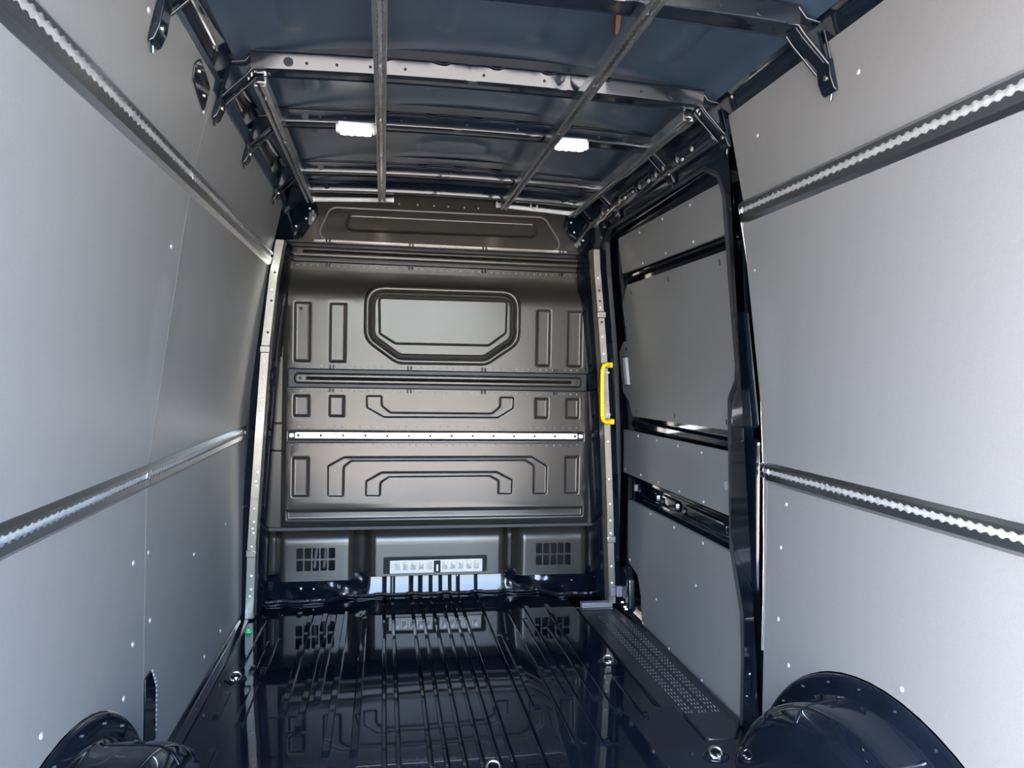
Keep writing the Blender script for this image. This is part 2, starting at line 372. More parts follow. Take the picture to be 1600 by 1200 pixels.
# ---- door frame on the right: header, pillars, sill as one pressed sheet with the opening cut out
OPEN = [(2.234, -0.03), (2.236, 0.20), (2.250, 0.345), (2.335, 0.545), (2.349, 0.70), (2.349, 0.923), (2.335, 1.045), (2.275, 1.105), (2.262, 1.16), (2.238, 1.467), (2.197, 1.69), (2.212, 1.765), (2.310, 1.812), (2.60, 1.812), (3.34, 1.812), (3.475, 1.77), (3.54, 1.60), (3.61, 1.20), (3.645, 0.70), (3.65, -0.03)]
hole = rpoly(OPEN, 0.035, 0, 3)
mb = MB()
outl = [(RE + 0.004, -0.05), (3.70, -0.05), (3.70, 1.875), (RE + 0.004, 1.875)]
sheet(mb, outl, [hole], lambda y, z: (wallx(z) + 0.002 + (0.0 if y < 3 else 0.004), y, z), 0.08)
frame = mb.build('door_surround', 'black', WR, smooth=40)
mb = MB()
rl = [rpoly(OPEN, 0.035, d, 3) for d in (0, -0.003, 0.004, 0.006)]
n = len(hole)
for d0, o0, d1, o1 in ((0, 0.002, 0.005, 0.008), (0.005, 0.008, 0.007, 0.018), (0.007, 0.018, 0.007, 0.034)):
    A = rpoly(OPEN, 0.035, d0, 3); B = rpoly(OPEN, 0.035, d1, 3)
    mb.add([(wallx(p[1]) + o0, p[0], p[1]) for p in A] + [(wallx(p[1]) + o1, p[0], p[1]) for p in B], [(i, (i + 1) % n, n + (i + 1) % n, n + i) for i in range(n)])
mb.build('opening_lip', 'rubber', WR, smooth=50)
# rubber seal round the opening
seal = [(wallx(p[1]) + 0.004, p[0], p[1]) for p in rpoly(OPEN, 0.035, 0.008, 3) if p[1] > -0.02]
MB().tube([p for p in seal], 0.009, 6, closed=True).build('door_seal', 'rubber', WR)
# raised box on the rear pillar with pressed hollows
def pillar_pan(pts, r, depth, name, m='black', inset=0.012, base=0.001):
    mb = MB(); pan(mb, pts, r, lambda y, z, d: (wallx(z) + base - d, y, z), [(0, 0), (0.003, depth * 0.4), (inset * 0.7, depth * 0.9), (inset, depth)], 4)
    return mb.build(name, m, WR, smooth=40)
pillar_pan([(2.150, 0.42), (2.325, 0.575), (2.338, 0.70), (2.338, 0.905), (2.150, 0.93)], 0.02, 0.012, 'pillar_box', inset=0.005)
pillar_pan([(2.150, 0.96), (2.328, 0.95), (2.318, 1.03), (2.262, 1.085), (2.250, 1.16), (2.235, 1.33), (2.155, 1.33)], 0.015, 0.010, 'pillar_plate')
pillar_pan([(2.148, 0.04), (2.225, 0.04), (2.228, 0.20), (2.236, 0.34), (2.148, 0.37)], 0.015, 0.008, 'pillar_foot')
for z0, z1, y in ((1.245, 1.285, 2.185), (0.10, 0.19, 2.175), (0.985, 1.01, 2.19)):
    mb = MB(); pan(mb, rect(y - 0.011, y + 0.011, z0, z1), 0.010, lambda a, b, d: (wallx(b) - 0.012 - d, a, b), [(0, 0), (0.002, 0.004), (0.004, 0.0045), (0.006, 0.0)], 4)
    mb.build('oblong_plug', 'chrome' if z0 > 1.2 else 'black', WR)
instance(RV_R, WR, (wallx(1.45) , 2.19, 1.45)); instance(RV_R, WR, (wallx(1.66), 2.15, 1.66), scale=(1, .8, .8))
# pale edge strip between lining and rear pillar
mb = MB(); zz = [0.28 + 0.03 * i for i in range(46)]
def edge_w(z): return 0.0045 + 0.014 * (1 - smooth(0.0, 0.45, abs(z - 0.85)))
mb.grid([[(wallx(z) + 0.004, RE - 0.001, z) for z in zz], [(wallx(z) - 0.003, RE - 0.001, z) for z in zz], [(wallx(z) - 0.004, RE + edge_w(z), z) for z in zz], [(wallx(z) + 0.004, RE + edge_w(z) + 0.002, z) for z in zz]])
tr3 = mb.build('trim_3', 'grey', kind='structure', smooth=40); tr3['label'] = 'pale metal edge strip down the rear door pillar'
MB().tube([(wallx(z) - 0.004, RE + edge_w(z), z) for z in zz], 0.0022, 6).build('bright_edge', 'zinc', tr3, smooth=60)
# header clutter above the opening
HD = bpy.data.objects.new('trim_4', None); COL.objects.link(HD); HD.location = (0.71, 2.9, 1.86); HD['kind'] = 'structure'; HD['label'] = 'black header box with bolts above the sliding door'
mb = MB(); hp = [(3.66, 1.80), (2.20, 1.822), (2.16, 1.86), (2.16, 1.92), (3.66, 1.92)]
mb.prism([(0.735, 1.85), (0.722, 1.838), (0.700, 1.855), (0.690, 1.885), (0.700, 1.93), (0.735, 1.93)], lambda a, b: (a, 2.16, b), lambda a, b: (a, 3.66, b))
mb.build('header_box', 'black', HD, bevel=0.006)
for y, z, w in ((2.30, 1.862, 0.010), (2.38, 1.850, 0.007), (2.55, 1.868, 0.012), (2.70, 1.858, 0.008), (2.83, 1.855, 0.007), (2.88, 1.860, 0.006), (2.98, 1.858, 0.008), (3.10, 1.862, 0.006), (3.22, 1.857, 0.007)):
    instance(RV_R, HD, (0.700, y, z), scale=(1.6, 1.4, w / 0.0085), name='header_bolt')
for y in (2.42, 2.62, 2.80, 3.05, 3.30):
    mb = MB(); mb.prism([(0.700, 1.905), (0.690, 1.900), (0.690, 1.855), (0.705, 1.845)], lambda a, b: (a, y, b), lambda a, b: (a, y + 0.05, b)); mb.build('header_stiffener', 'black', HD, bevel=0.003)
MB().prism([(3.45, 1.80), (2.28, 1.815), (2.22, 1.80), (3.45, 1.775)], lambda a, b: (wallx(b) + 0.02, a, b), lambda a, b: (wallx(b) + 0.055, a, b)).build('header_track', 'black', HD, bevel=0.004)

# ---- sliding door
door = MB(); sheet(door, [(2.20, -0.05), (3.69, -0.05), (3.69, 1.85), (2.16, 1.85)], [], lambda y, z: (wallx(z) + 0.055, y, z), 0.08, (0.012, 0, 0))
door = door.build('door_1', 'black', kind='structure', smooth=40); door['label'] = 'black sliding side door lined with four grey panels'
def door_panel(pts, r, label, rivets, slots=(), big=()):
    mb = MB(); L = rpoly(pts, r, 0, 4); sheet(mb, L, [], lambda y, z: (wallx(z) + 0.018, y, z), 0.08, (0.014, 0, 0))
    o = mb.build('lining_panel', 'laminate', door, smooth=30, label=label)
    for y, z in rivets: instance(RV_R, o, (wallx(z) + 0.018, y, z), scale=(1, 0.9, 0.9))
    for y, z in slots:
        mb = MB(); pan(mb, rect(y - 0.004, y + 0.004, z - 0.012, z + 0.010), 0.004, lambda a, b, d: (wallx(b) + 0.0175 - d, a, b), [(0, 0), (0.001, 0.001)], 3); mb.build('slot_hole', 'void', o)
    for y, z in big: instance(RV_R, o, (wallx(z) + 0.018, y, z), scale=(1, 2.3, 2.3), name='round_plug')
    return o
K = 0.985
kk = lambda L: [(y * K, z * K + 1.12 * (1 - K)) for y, z in L]
door_panel(kk([(3.345, 1.756), (2.235, 1.752), (2.262, 1.590), (3.374, 1.597)]), 0.012, 'narrow grey panel at door top', kk([(2.528, 1.735), (2.794, 1.738), (3.063, 1.734), (2.552, 1.608), (2.820, 1.607), (3.087, 1.607)]))
door_panel(kk([(3.440, 1.46), (3.34, 1.540), (2.285, 1.540), (2.305, 1.18), (2.36, 1.06), (2.424, 0.933), (3.46, 0.920), (3.500, 0.98), (3.46, 1.05), (3.44, 1.29)]), 0.03, 'large grey panel in upper door half', (), kk([(2.371, 1.51), (2.834, 1.508), (3.291, 1.501), (3.388, 0.95), (2.92, 0.956), (2.445, 0.962), (3.43, 1.349)]))
door_panel(kk([(3.600, 0.845), (2.41, 0.858), (2.40, 0.632), (3.600, 0.629)]), 0.008, 'long narrow grey panel across door middle', kk([(3.384, 0.831), (3.139, 0.830), (2.899, 0.831), (2.667, 0.830), (3.57, 0.649), (3.344, 0.650), (3.111, 0.648), (2.880, 0.646), (2.645, 0.645)]), (), kk([(2.457, 0.734)]))
door_panel(kk([(3.520, 0.507), (2.36, 0.508), (2.310, 0.354), (2.295, -0.044), (3.287, -0.044), (3.310, 0.09), (3.36, 0.17), (3.50, 0.20)]), 0.03, 'large grey panel in lower door half', kk([(3.206, 0.491), (2.926, 0.489), (2.642, 0.487), (3.472, 0.215), (2.697, 0.310), (3.112, 0.131), (3.275, -0.030), (2.953, -0.030), (2.625, -0.030)]))
# pressed shapes of the bare steel between the panels
def door_bar(z0, z1, y0, y1, depth):
    mb = MB(); pan(mb, rect(y0, y1, z0, z1), 0.012, lambda y, z, d: (wallx(z) + 0.0545 - d, y, z), [(0, 0), (0.004, depth * 0.7), (0.010, depth)], 4); return mb.build('door_bar', 'black', door, smooth=40)
door_bar(1.562, 1.578, 2.22, 3.35, 0.030); door_bar(0.865, 0.905, 2.38, 3.46, 0.026); door_bar(0.622, 0.632, 2.37, 3.54, 0.03)
for y0, y1 in ((2.46, 2.86), (2.92, 3.10), (3.14, 3.40)):
    mb = MB(); pan(mb, rect(y0, y1, 0.545, 0.600), 0.024, lambda y, z, d: (wallx(z) + 0.054 - d, y, z), [(0, 0), (0.005, 0.012), (0.010, 0.014), (0.016, 0.004)], 5); mb.build('pressed_oval', 'black', door, smooth=40)
MB().tube([(wallx(z) + 0.05, 3.44, z) for z in (0.56, 0.59)], 0.012, 10).build('latch_pin', 'grey', door)
# grey latch cover at the front edge of the door
mb = MB(); LC = kk([(3.60, 1.235), (3.52, 1.285), (3.42, 1.285), (3.42, 0.990), (3.52, 0.990), (3.60, 1.035)])
pan(mb, LC, 0.02, lambda y, z, d: (wallx(z) + 0.03 - d, y, z), [(0, -0.02), (0, 0), (0.003, 0.006), (0.005, 0.007)], 4)
cov = mb.build('latch_cover', 'grey', door, smooth=40, label='grey plastic latch cover')
mb = MB(); pan(mb, kk(rect(3.435, 3.575, 1.065, 1.210)), 0.008, lambda y, z, d: (wallx(z) + 0.0225 - d, y, z), [(0, 0), (0.002, 0.001), (0.006, 0.001), (0.010, -0.004)], 3); mb.build('recess_frame', 'dark', cov)
mb = MB(); mb.tube([(wallx(z) + 0.022, 3.44, z) for z in (1.075, 1.14, 1.205)], 0.022, 10); mb.build('grip_bar', 'grey', cov)
for z in (1.245, 1.02): MB().disc((wallx(z) + 0.023, 3.43, z), 0.010, (-1, 0, 0), 0.0015).build('screw_hole', 'void', cov)

# ---- front wall: bulkhead
WF = bpy.data.objects.new('wall_front', None); COL.objects.link(WF); WF.location = (0, 3.6, 0); WF['kind'] = 'structure'; WF['label'] = 'satin black steel bulkhead behind the cab'
def by(x, z):            # depth of the sheet
    y = 3.600 + 0.060 * smooth(1.47, 1.575, z)
    y += 0.035 * smooth(0.715, 0.765, abs(x)) * (1 - smooth(1.60, 1.66, z))
    y += 0.012 * smooth(0.42, 0.36, z)
    return y
CXB = -0.004
PANS = []      # (outline, radius)
for a, b in ((-0.704, -0.615), (-0.543, -0.453), (0.453, 0.538), (0.611, 0.700)): PANS.append(rect(a, b, 1.148, 1.442))
for a, b in ((-0.703, -0.615), (-0.541, -0.455), (0.453, 0.534), (0.609, 0.692)): PANS.append(rect(a, b, 0.890, 1.005))
PANS.append([(-0.367, 1.005), (-0.282, 1.005), (-0.281, 0.955), (-0.243, 0.926), (0.242, 0.926), (0.277, 0.955), (0.278, 1.006), (0.359, 1.006), (0.357, 0.942), (0.277, 0.892), (-0.278, 0.890), (-0.364, 0.938)])
PANS += [rect(-0.704, -0.614, 0.511, 0.713), rect(0.611, 0.696, 0.514, 0.715)]
PANS.append([(-0.540, 0.513), (-0.541, 0.667), (-0.462, 0.712), (0.449, 0.714), (0.533, 0.664), (0.532, 0.515), (0.453, 0.517), (0.453, 0.659), (0.415, 0.682), (-0.425, 0.680), (-0.454, 0.656), (-0.455, 0.512)])
PANS.append([(-0.364, 0.514), (-0.362, 0.595), (-0.285, 0.639), (0.276, 0.639), (0.358, 0.596), (0.356, 0.516), (0.276, 0.518), (0.277, 0.585), (0.237, 0.605), (-0.246, 0.603), (-0.281, 0.580), (-0.283, 0.513)])
PANS.append(rect(-0.731, 0.722, 0.400, 0.462))
PANS.append(rect(-0.729, 0.719, 0.778, 0.836))
WIN = [(-0.378, 1.262), (-0.220, 1.150), (0.216, 1.152), (0.380, 1.265), (0.380, 1.532), (-0.380, 1.528)]
holes = [rpoly(p, 0.014, 0, 3) for p in PANS] + [rpoly(WIN, 0.10, 0, 6)]
mb = MB(); out = [(-0.762, 0.355), (0.762, 0.355), (0.762, 1.735), (-0.762, 1.735)]
sheet(mb, out, holes, lambda x, z: (x, by(x, z), z), 0.035)
mb.build('bulkhead_sheet', 'satin', WF, smooth=40)
for p in PANS:
    q = 0.68 if len(p) > 4 else 1.0
    mb = MB(); pan(mb, p, 0.014, lambda x, z, d: (x, by(x, z) + d, z), [(a * q, b * 0.85 * q) for a, b in [(0, 0), (0.0025, 0.0002), (0.005, 0.0009), (0.0075, 0.0024), (0.011, 0.0058), (0.0145, 0.0092), (0.017, 0.0107), (0.0195, 0.0114), (0.022, 0.0116)]], 4)
    mb.build('recessed_panel', 'satin', WF, smooth=50)
# blanked window: rounded outer rim, deep channel, inner plate with a raised field
wy = lambda x, z: 3.600
mb = MB(); pan(mb, WIN, 0.10, lambda x, z, d: (x, 3.600 + d + 0.06 * smooth(1.47, 1.575, z) * (1 if d > -0.001 else 0), z), [(0, 0), (0.004, -0.008), (0.010, -0.014), (0.018, -0.016), (0.026, -0.012), (0.032, 0.0), (0.036, 0.012), (0.040, 0.016), (0.047, 0.012), (0.051, 0.006), (0.054, 0.005)], 6)
win = mb.build('window_blank', 'satin', WF, smooth=60, label='blanked off window with raised rim')
mb = MB(); pan(mb, [(-0.309, 1.292), (-0.229, 1.244), (0.225, 1.246), (0.312, 1.312), (0.315, 1.475), (-0.314, 1.472)], 0.022, lambda x, z, d: (x, 3.6046 + d, z), [(0, 0), (0.002, -0.001), (0.005, -0.007), (0.008, -0.0085), (0.011, -0.005)], 4)
mb.build('raised_field', 'satin', win, smooth=60)
# horizontal beams
def beam(z, x0, x1, y, h, label):
    mb = MB(); pan(mb, rect(x0, x1, z - h / 2, z + h / 2), 0.010, lambda a, b, d: (a, y - d, b), [(0, -0.03), (0, 0.004), (0.004, 0.010), (0.008, 0.011)], 3)
    o = mb.build('cross_beam', 'beamdark', WF, smooth=40, label=label)
    mb = MB(); pan(mb, rect(x0 + 0.030, x1 - 0.030, z - h / 2 + 0.019, z + h / 2 - 0.019), 0.022, lambda a, b, d: (a, y - 0.0105 - d, b), [(0, 0), (0.003, 0.009), (0.008, 0.014), (0.012, 0.015)], 5)
    r = mb.build('raised_oval', 'satin', o, smooth=60)
    mb = MB(); pan(mb, rect(x0 + 0.085, x1 - 0.085, z - 0.0085, z + 0.0085), 0.0085, lambda a, b, d: (a, y - 0.0252 - d, b), [(0, 0), (0.002, 0.006), (0.005, 0.008), (0.0075, 0.002)], 4); mb.build('centre_bead', 'satin', o, smooth=60)
    for x in (x0 + 0.060, x1 - 0.060): MB().disc((x, y - 0.0255, z), 0.007, (0, -1, 0), 0.0012).build('bolt_hole', 'void', o)
    for x in (x0 + 0.19, -0.17, 0.19, x1 - 0.17):
        for sgn in (-1, 1):
            for dx in (0, 0.015):
                MB().box(x + dx, x + dx + 0.007, y - 0.012, y + 0.03, z + sgn * (h / 2 + 0.008) - 0.010, z + sgn * (h / 2 + 0.008) + 0.010).build('tab', 'dark', o, bevel=0.002)
    for sgn in (-1, 1):
        x = x0 + 0.03
        while x < x1 - 0.03:
            instance(RV_FS, o, (x, by(x, z + sgn * (h / 2 + 0.012)) - 0.0003, z + sgn * (h / 2 + 0.014)), scale=(0.8, 0.8, 0.8)); x += 0.031
    return o
beam(1.676, -0.753, 0.750, 3.652, 0.092, 'upper cross beam of the bulkhead'); beam(1.078, -0.724, 0.721, 3.598, 0.092, 'middle cross beam of the bulkhead')
for z in (0.850, 0.765):
    x = -0.70
    while x < 0.70:
        instance(RV_FS, WF, (x, 3.6, z + random.uniform(-.003, .003)), scale=(0.7, 0.7, 0.7)); x += random.uniform(0.03, 0.055)
for x, z in ((-0.668, 1.405), (0.665, 1.405)): MB().disc((x, 3.6096, z), 0.007, (0, -1, 0), 0.0015).build('bolt_hole', 'void', WF)
# lighter ledge strips above the upper beam
MB().box(-0.62, 0.62, 3.650, 3.668, 1.727, 1.741).build('upper_ledge', 'zinc', WF, bevel=0.002)
# top panel leaning into the roof, with trough and sealant bead
ty = lambda z: 3.655 + 0.03 * smooth(1.735, 1.96, z)
mb = MB(); TO = [(-0.80, 1.73), (0.80, 1.73), (0.78, 2.0), (-0.78, 2.0)]; TR = [(-0.48, 1.800), (-0.44, 1.782), (0.44, 1.795), (0.475, 1.815), (0.46, 1.885), (-0.46, 1.880)]
sheet(mb, TO, [rpoly(TR, 0.03, 0, 4)], lambda x, z: (x, ty(z), z), 0.06); mb.build('top_panel', 'satin', WF, smooth=40)
mb = MB(); pan(mb, TR, 0.03, lambda x, z, d: (x, ty(z) + d, z), [(0, 0), (0.004, 0.003), (0.012, 0.014), (0.018, 0.016)], 4); mb.build('trough', 'satin', WF, smooth=50)
bead = rpoly([(-0.612, 1.738), (0.612, 1.738), (0.505, 1.908), (-0.545, 1.900)], 0.05, 0, 5)
bl = [p for p in bead if p[1] > 1.74]
bl.sort(key=lambda p: math.atan2(p[0], p[1] - 1.6))
MB().tube([(p[0], ty(p[1]) - 0.001, p[1]) for p in [(-0.612, 1.735)] + bl + [(0.612, 1.735)]], 0.0045, 6).build('sealant_bead', 'grey', WF)
for s in (-1, 1):
    mb = MB(); sheet(mb, [(s * 0.615, 1.93), (s * 0.790, 1.93), (s * 0.800, 1.72), (s * 0.675, 1.735), (s * 0.60, 1.86)], [], lambda x, z: (x, ty(z) - 0.014, z), 0.08, (0, 0.01, 0)); c = mb.build('corner_plate', 'black', WF, smooth=30)
    for x, z in ((0.745, 1.900), (0.640, 1.885), (0.655, 1.835), (0.70, 1.795)): instance(RV_F, c, (s * x, ty(z) - 0.014, z), scale=(0.75, 0.75, 0.75))
for x in (-0.22, -0.13, -0.05, 0.02, 0.10, 0.17): instance(RV_FS, WF, (x, ty(1.935) - 0.001, 1.935))
# stepped side panels between sheet and pillars
for s in (-1, 1):
    for z0, z1, dx in ((0.735, 0.862, 0.0), (0.865, 1.178, -0.006), (0.352, 0.732, 0.006)):
        mb = MB(); pan(mb, [(s * 0.748, z0), (s * (0.845 + dx), z0), (s * (0.838 + dx), z1), (s * 0.748, z1)], 0.004, lambda x, z, d: (x, 3.628 - d, z), [(0, -0.02), (0, 0), (0.003, 0.003)], 2); mb.build('side_panel', 'satin', WF, smooth=40)
    MB().box(min(s * 0.745, s * 0.80), max(s * 0.745, s * 0.80), 3.64, 3.66, 1.18, 1.72).build('side_filler', 'dark', WF)
# kick panel with two grilles and a central box
def ky(x, z):
    p = 3.805
    for a, b, d in ((-0.755, -0.425, 0.085), (-0.325, 0.330, 0.090), (0.425, 0.765, 0.085)):
        p = min(p, 3.805 - d * smooth(a - 0.052, a + 0.010, x) * (1 - smooth(b - 0.010, b + 0.052, x)))
    p -= 0.05 * smooth(0.79, 0.85, abs(x))
    return p + 0.035 * smooth(0.27, 0.355, z) * 1.0
gh = []
for x0, x1 in ((-0.688, -0.498), (0.501, 0.691)):
    for i in range(5):
        for j in range(2):
            a = x0 + (x1 - x0) * i / 5; gh.append(rpoly(rect(a + 0.003, a + 0.0345, 0.135 + 0.060 * j, 0.187 + 0.060 * j), 0.006, 0, 2))
mb = MB(); sheet(mb, [(-0.86, 0.074), (-0.36, 0.074), (-0.34, 0.090), (0.34, 0.090), (0.36, 0.074), (0.88, 0.070), (0.86, 0.362), (-0.84, 0.362)], gh, lambda x, z: (x, ky(x, z), z), 0.016, (0, 0.006, 0)); mb.build('kick_panel', 'satin', WF, smooth=50)
MB().box(-0.86, 0.86, 3.86, 3.88, 0.03, 0.42).build('kick_backing', 'void', WF)
MB().box(-0.80, 0.80, 3.606, 3.80, 0.358, 0.372).build('ledge_over_kick_panel', 'dark', WF)
for x in (-0.605, -0.56): MB().tube([(x, 3.80, 0.13), (x + 0.01, 3.80, 0.25)], 0.008, 8).build('cable_behind_grille', 'grey', WF)
mb = MB(); pan(mb, [(-0.268, 0.112), (0.250, 0.112), (0.250, 0.196), (-0.268, 0.196)], 0.008, lambda x, z, d: (x, 3.7145 - d, z), [(0, 0), (0.004, 0.001), (0.012, -0.0005 + 0.001)], 3); mb.build('plate_trough', 'void', WF)
mb = MB(); pan(mb, rect(-0.236, 0.226, 0.114, 0.178), 0.004, lambda x, z, d: (x, 3.7105 - d + (z - 0.114) * 0.05, z), [(0, -0.003), (0, 0), (0.002, 0.001)], 3); pl = mb.build('slotted_plate', 'plate', WF, smooth=40, label='pale plate with a row of square windows')
for i in range(11):
    a = -0.216 + 0.0395 * i
    if i == 5:
        MB().box(a, a + 0.032, 3.699, 3.7105, 0.117, 0.176).build('clip', 'void', pl, bevel=0.003); MB().box(a + 0.011, a + 0.021, 3.696, 3.700, 0.124, 0.158).build('clip_tongue', 'white', pl, bevel=0.002); continue
    mb = MB(); pan(mb, rect(a, a + 0.031, 0.128, 0.170), 0.006, lambda x, z, d: (x, 3.710 - d + (z - 0.114) * 0.05, z), [(0, 0.0002), (0.001, 0.0016), (0.0022, 0.0016), (0.0034, -0.0005 + 0.001)], 3); mb.build('square_window', 'zinc', pl)

MB().box(-1.0, 1.0, 3.955, 3.975, -0.1, 2.06).build('light_leak_blocker', 'void', WF)  # unseen sheet, added to keep outside light from leaking round the bulkhead

# ---- pale metal strips on the front pillars
def pillar(n, pts, w, label, s):
    o = bpy.data.objects.new('trim_%d' % n, None); COL.objects.link(o); o.location = (pts[-1][0], 3.42, 0); o['kind'] = 'structure'; o['label'] = label
    P = []
    for i in range(len(pts) - 1):
        for k in range(5): P.append((pts[i][0] + (pts[i + 1][0] - pts[i][0]) * k / 5, pts[i][1] + (pts[i + 1][1] - pts[i][1]) * k / 5))
    P.append(pts[-1])
    mb = MB(); rows = []
    for dx, dy in ((-w / 2 - 0.002, 0.05), (-w / 2, 0.004), (-w / 2 + 0.003, 0.0), (w / 2 - 0.003, 0.0), (w / 2, 0.004), (w / 2 + 0.002, 0.12)):
        rows.append([(x + s * dx * -1, 3.42 + dy + 0.09 * smooth(1.2, 1.7, z) * 0, z) for x, z in P])
    mb.grid(rows).build('strip', 'zinc', o, smooth=40)
    # dark pillar body behind the strip
    mb = MB(); mb.grid([[(x + s * 0.05, 3.44, z) for x, z in P], [(x + s * 0.024, 3.425, z) for x, z in P], [(x - s * 0.030, 3.50, z) for x, z in P], [(x - s * 0.045, 3.64, z) for x, z in P]]).build('pillar_body', 'black', o, smooth=40)
    def at(z):
        for i in range(len(pts) - 1):
            if pts[i + 1][1] <= z <= pts[i][1]:
                t = (pts[i][1] - z) / (pts[i][1] - pts[i + 1][1]); return pts[i][0] + (pts[i + 1][0] - pts[i][0]) * t
        return pts[-1][0]
    return o, at
p1, at1 = pillar(1, [(-0.742, 1.69), (-0.768, 1.532), (-0.798, 1.221), (-0.814, 0.937), (-0.832, 0.597), (-0.845, 0.342), (-0.852, 0.01)], 0.040, 'pale metal strip with rivets down the left front pillar', -1)
p2, at2 = pillar(2, [(0.706, 1.715), (0.712, 1.623), (0.735, 1.411), (0.756, 1.182), (0.779, 0.846), (0.801, 0.461), (0.809, 0.261), (0.822, 0.02)], 0.036, 'pale metal strip with rivets down the right front pillar', 1)
for z in (1.585, 1.47, 1.34, 1.15, 1.08, 0.985, 0.90, 0.62, 0.50, 0.41, 0.33, 0.11): instance(RV_F, p1, (at1(z), 3.42, z), name='rivet', scale=(0.75, 0.75, 0.75))
for z in (1.545, 1.42, 1.28, 1.215, 1.01, 0.93, 0.80, 0.66, 0.60, 0.44, 0.39, 0.20, 0.14): instance(HOLE_F if z > 1.2 else RV_F, p1, (at1(z) + 0.004, 3.42, z), scale=(0.8, 0.8, 0.8))
for z in (1.58, 1.44, 1.30, 1.22, 0.80, 0.62, 0.50, 0.42, 0.36, 0.20, 0.12): instance(RV_F, p2, (at2(z), 3.42, z), name='rivet', scale=(0.75, 0.75, 0.75))
for z in (1.52, 1.47, 1.37): instance(HOLE_F, p2, (at2(z), 3.42, z), scale=(0.8, 0.8, 0.8))
for o, at, zz in ((p1, at1, (1.205, 0.30)), (p2, at2, (1.405, 0.33))):
    for z in zz: MB().box(at(z) - 0.022, at(z) + 0.022, 3.408, 3.424, z - 0.016, z + 0.016).build('joint_clip', 'zinc', o, bevel=0.004)

# ================================================================== THINGS
# ---- lashing rails: aluminium rail with a scalloped slot
PITCH, HR, SL = 0.0254, 0.0100, 0.0055
def scallop(t):
    d = (t / PITCH - round(t / PITCH)) * PITCH
    return max(SL, math.sqrt(max(0.0, HR * HR - d * d)))
def rail(name, label, group, s, z0, y0, y1, hb, ht, stub=False):
    """wall rail, s = side, centred on height z0"""
    x0 = wallx(z0); t = thing(name, label, 'rail', (s * x0, (y0 + y1) / 2, z0), group)
    sl = (wallx(z0 + 0.03) - wallx(z0 - 0.03)) / 0.06
    def X(dz, h): return s * (wallx(z0) + sl * dz - h)
    nseg = max(2, int((y1 - y0) / (PITCH / 8))); yy = [y0 + (y1 - y0) * i / nseg for i in range(nseg + 1)]
    mb = MB()
    for sg, hh in ((1, ht), (-1, hb)):
        rows = [[(X(sg * hh, 0.0), y, z0 + sg * hh) for y in yy], [(X(sg * hh, 0.002), y, z0 + sg * hh) for y in yy], [(X(sg * (hh - 0.010), 0.011), y, z0 + sg * (hh - 0.010)) for y in yy],
                [(X(sg * scallop(y), 0.011), y, z0 + sg * scallop(y)) for y in yy], [(X(sg * scallop(y), 0.0085), y, z0 + sg * scallop(y)) for y in yy]]
        mb.grid(rows)
    lips = mb.build('track_lips', 'lip', t, smooth=30)
    mb = MB(); mb.box(-1, 1, 0, 0, 0, 0); mb = MB()
    ch = 0.012
    mb.grid([[(X(ch, 0.0085), y, z0 + ch) for y in (y0, y1)], [(X(ch, 0.001), y, z0 + ch) for y in (y0, y1)], [(X(-ch, 0.001), y, z0 - ch) for y in (y0, y1)], [(X(-ch, 0.0085), y, z0 - ch) for y in (y0, y1)]])
    mb.build('track_channel', 'track', t, smooth=30)
    for ye in (y0, y1):
        if ye < 0.5: continue
        mb = MB(); prof_ = [(-hb, 0.0), (ht, 0.0), (ht, 0.002), (ht - 0.010, 0.0109), (0.0065, 0.0109), (0.0065, 0.004), (-0.0065, 0.004), (-0.0065, 0.0109), (-hb + 0.010, 0.0109), (-hb, 0.002)]
        mb.prism(prof_, lambda a, b: (X(a, b), ye - 0.0006, z0 + a), lambda a, b: (X(a, b), ye + 0.0006, z0 + a)); mb.build('end_cap', 'alu', t)
    return t
G = 'lashing rails on the side walls'
rail('lashing_rail', 'aluminium lashing rail high on the left wall, rear length nearest the camera', G, -1, ZU, YB + 0.02, SE - 0.002, 0.040, 0.026)
rail('lashing_rail', 'aluminium lashing rail high on the left wall, front length reaching the bulkhead', G, -1, ZU, SE + 0.002, 3.40, 0.040, 0.026)
rail('lashing_rail', 'aluminium lashing rail low on the left wall, rear length nearest the camera', G, -1, ZL, YB + 0.02, SE - 0.002, 0.036, 0.026)
rail('lashing_rail', 'aluminium lashing rail low on the left wall, front length ending at the pillar', G, -1, ZL, SE + 0.002, 3.44, 0.036, 0.026)
rail('lashing_rail', 'long aluminium lashing rail high on the right wall behind the door pillar', G, 1, ZU + 0.008, YB + 0.02, RE - 0.002, 0.036, 0.028)
rail('lashing_rail', 'long aluminium lashing rail low on the right wall above the wheel arch', G, 1, ZL - 0.004, YB + 0.02, RE - 0.006, 0.036, 0.026)
rail('lashing_rail', 'short stub of aluminium lashing rail on the edge of the door pillar', G, 1, ZL - 0.002, RE + 0.002, RE + 0.026, 0.030, 0.024)

# ---- lashing strip across the bulkhead
t = thing('lashing_strip', 'bright flat lashing strip with drilled holes across the bulkhead', 'strip', (0, 3.605, 0.808))
mb = MB(); sheet(mb, rpoly(rect(-0.686, 0.680, 0.795, 0.822), 0.004, 0, 2), [rpoly(rect(x - 0.006, x + 0.006, 0.802, 0.814), 0.006, 0, 3) for x in [-0.672 + 0.1030 * i for i in range(14)]], lambda x, z: (x, 3.603, z), 0.2, (0, 0.0045, 0)); mb.build('strip', 'alu', t, smooth=30)
for x in (-0.703, 0.697): MB().box(x - 0.012, x + 0.012, 3.6, 3.6096, 0.797, 0.820).build('end_stop', 'aludark', t, bevel=0.003)
MB().box(-0.684, 0.678, 3.6078, 3.6092, 0.796, 0.821).build('backing', 'void', t)

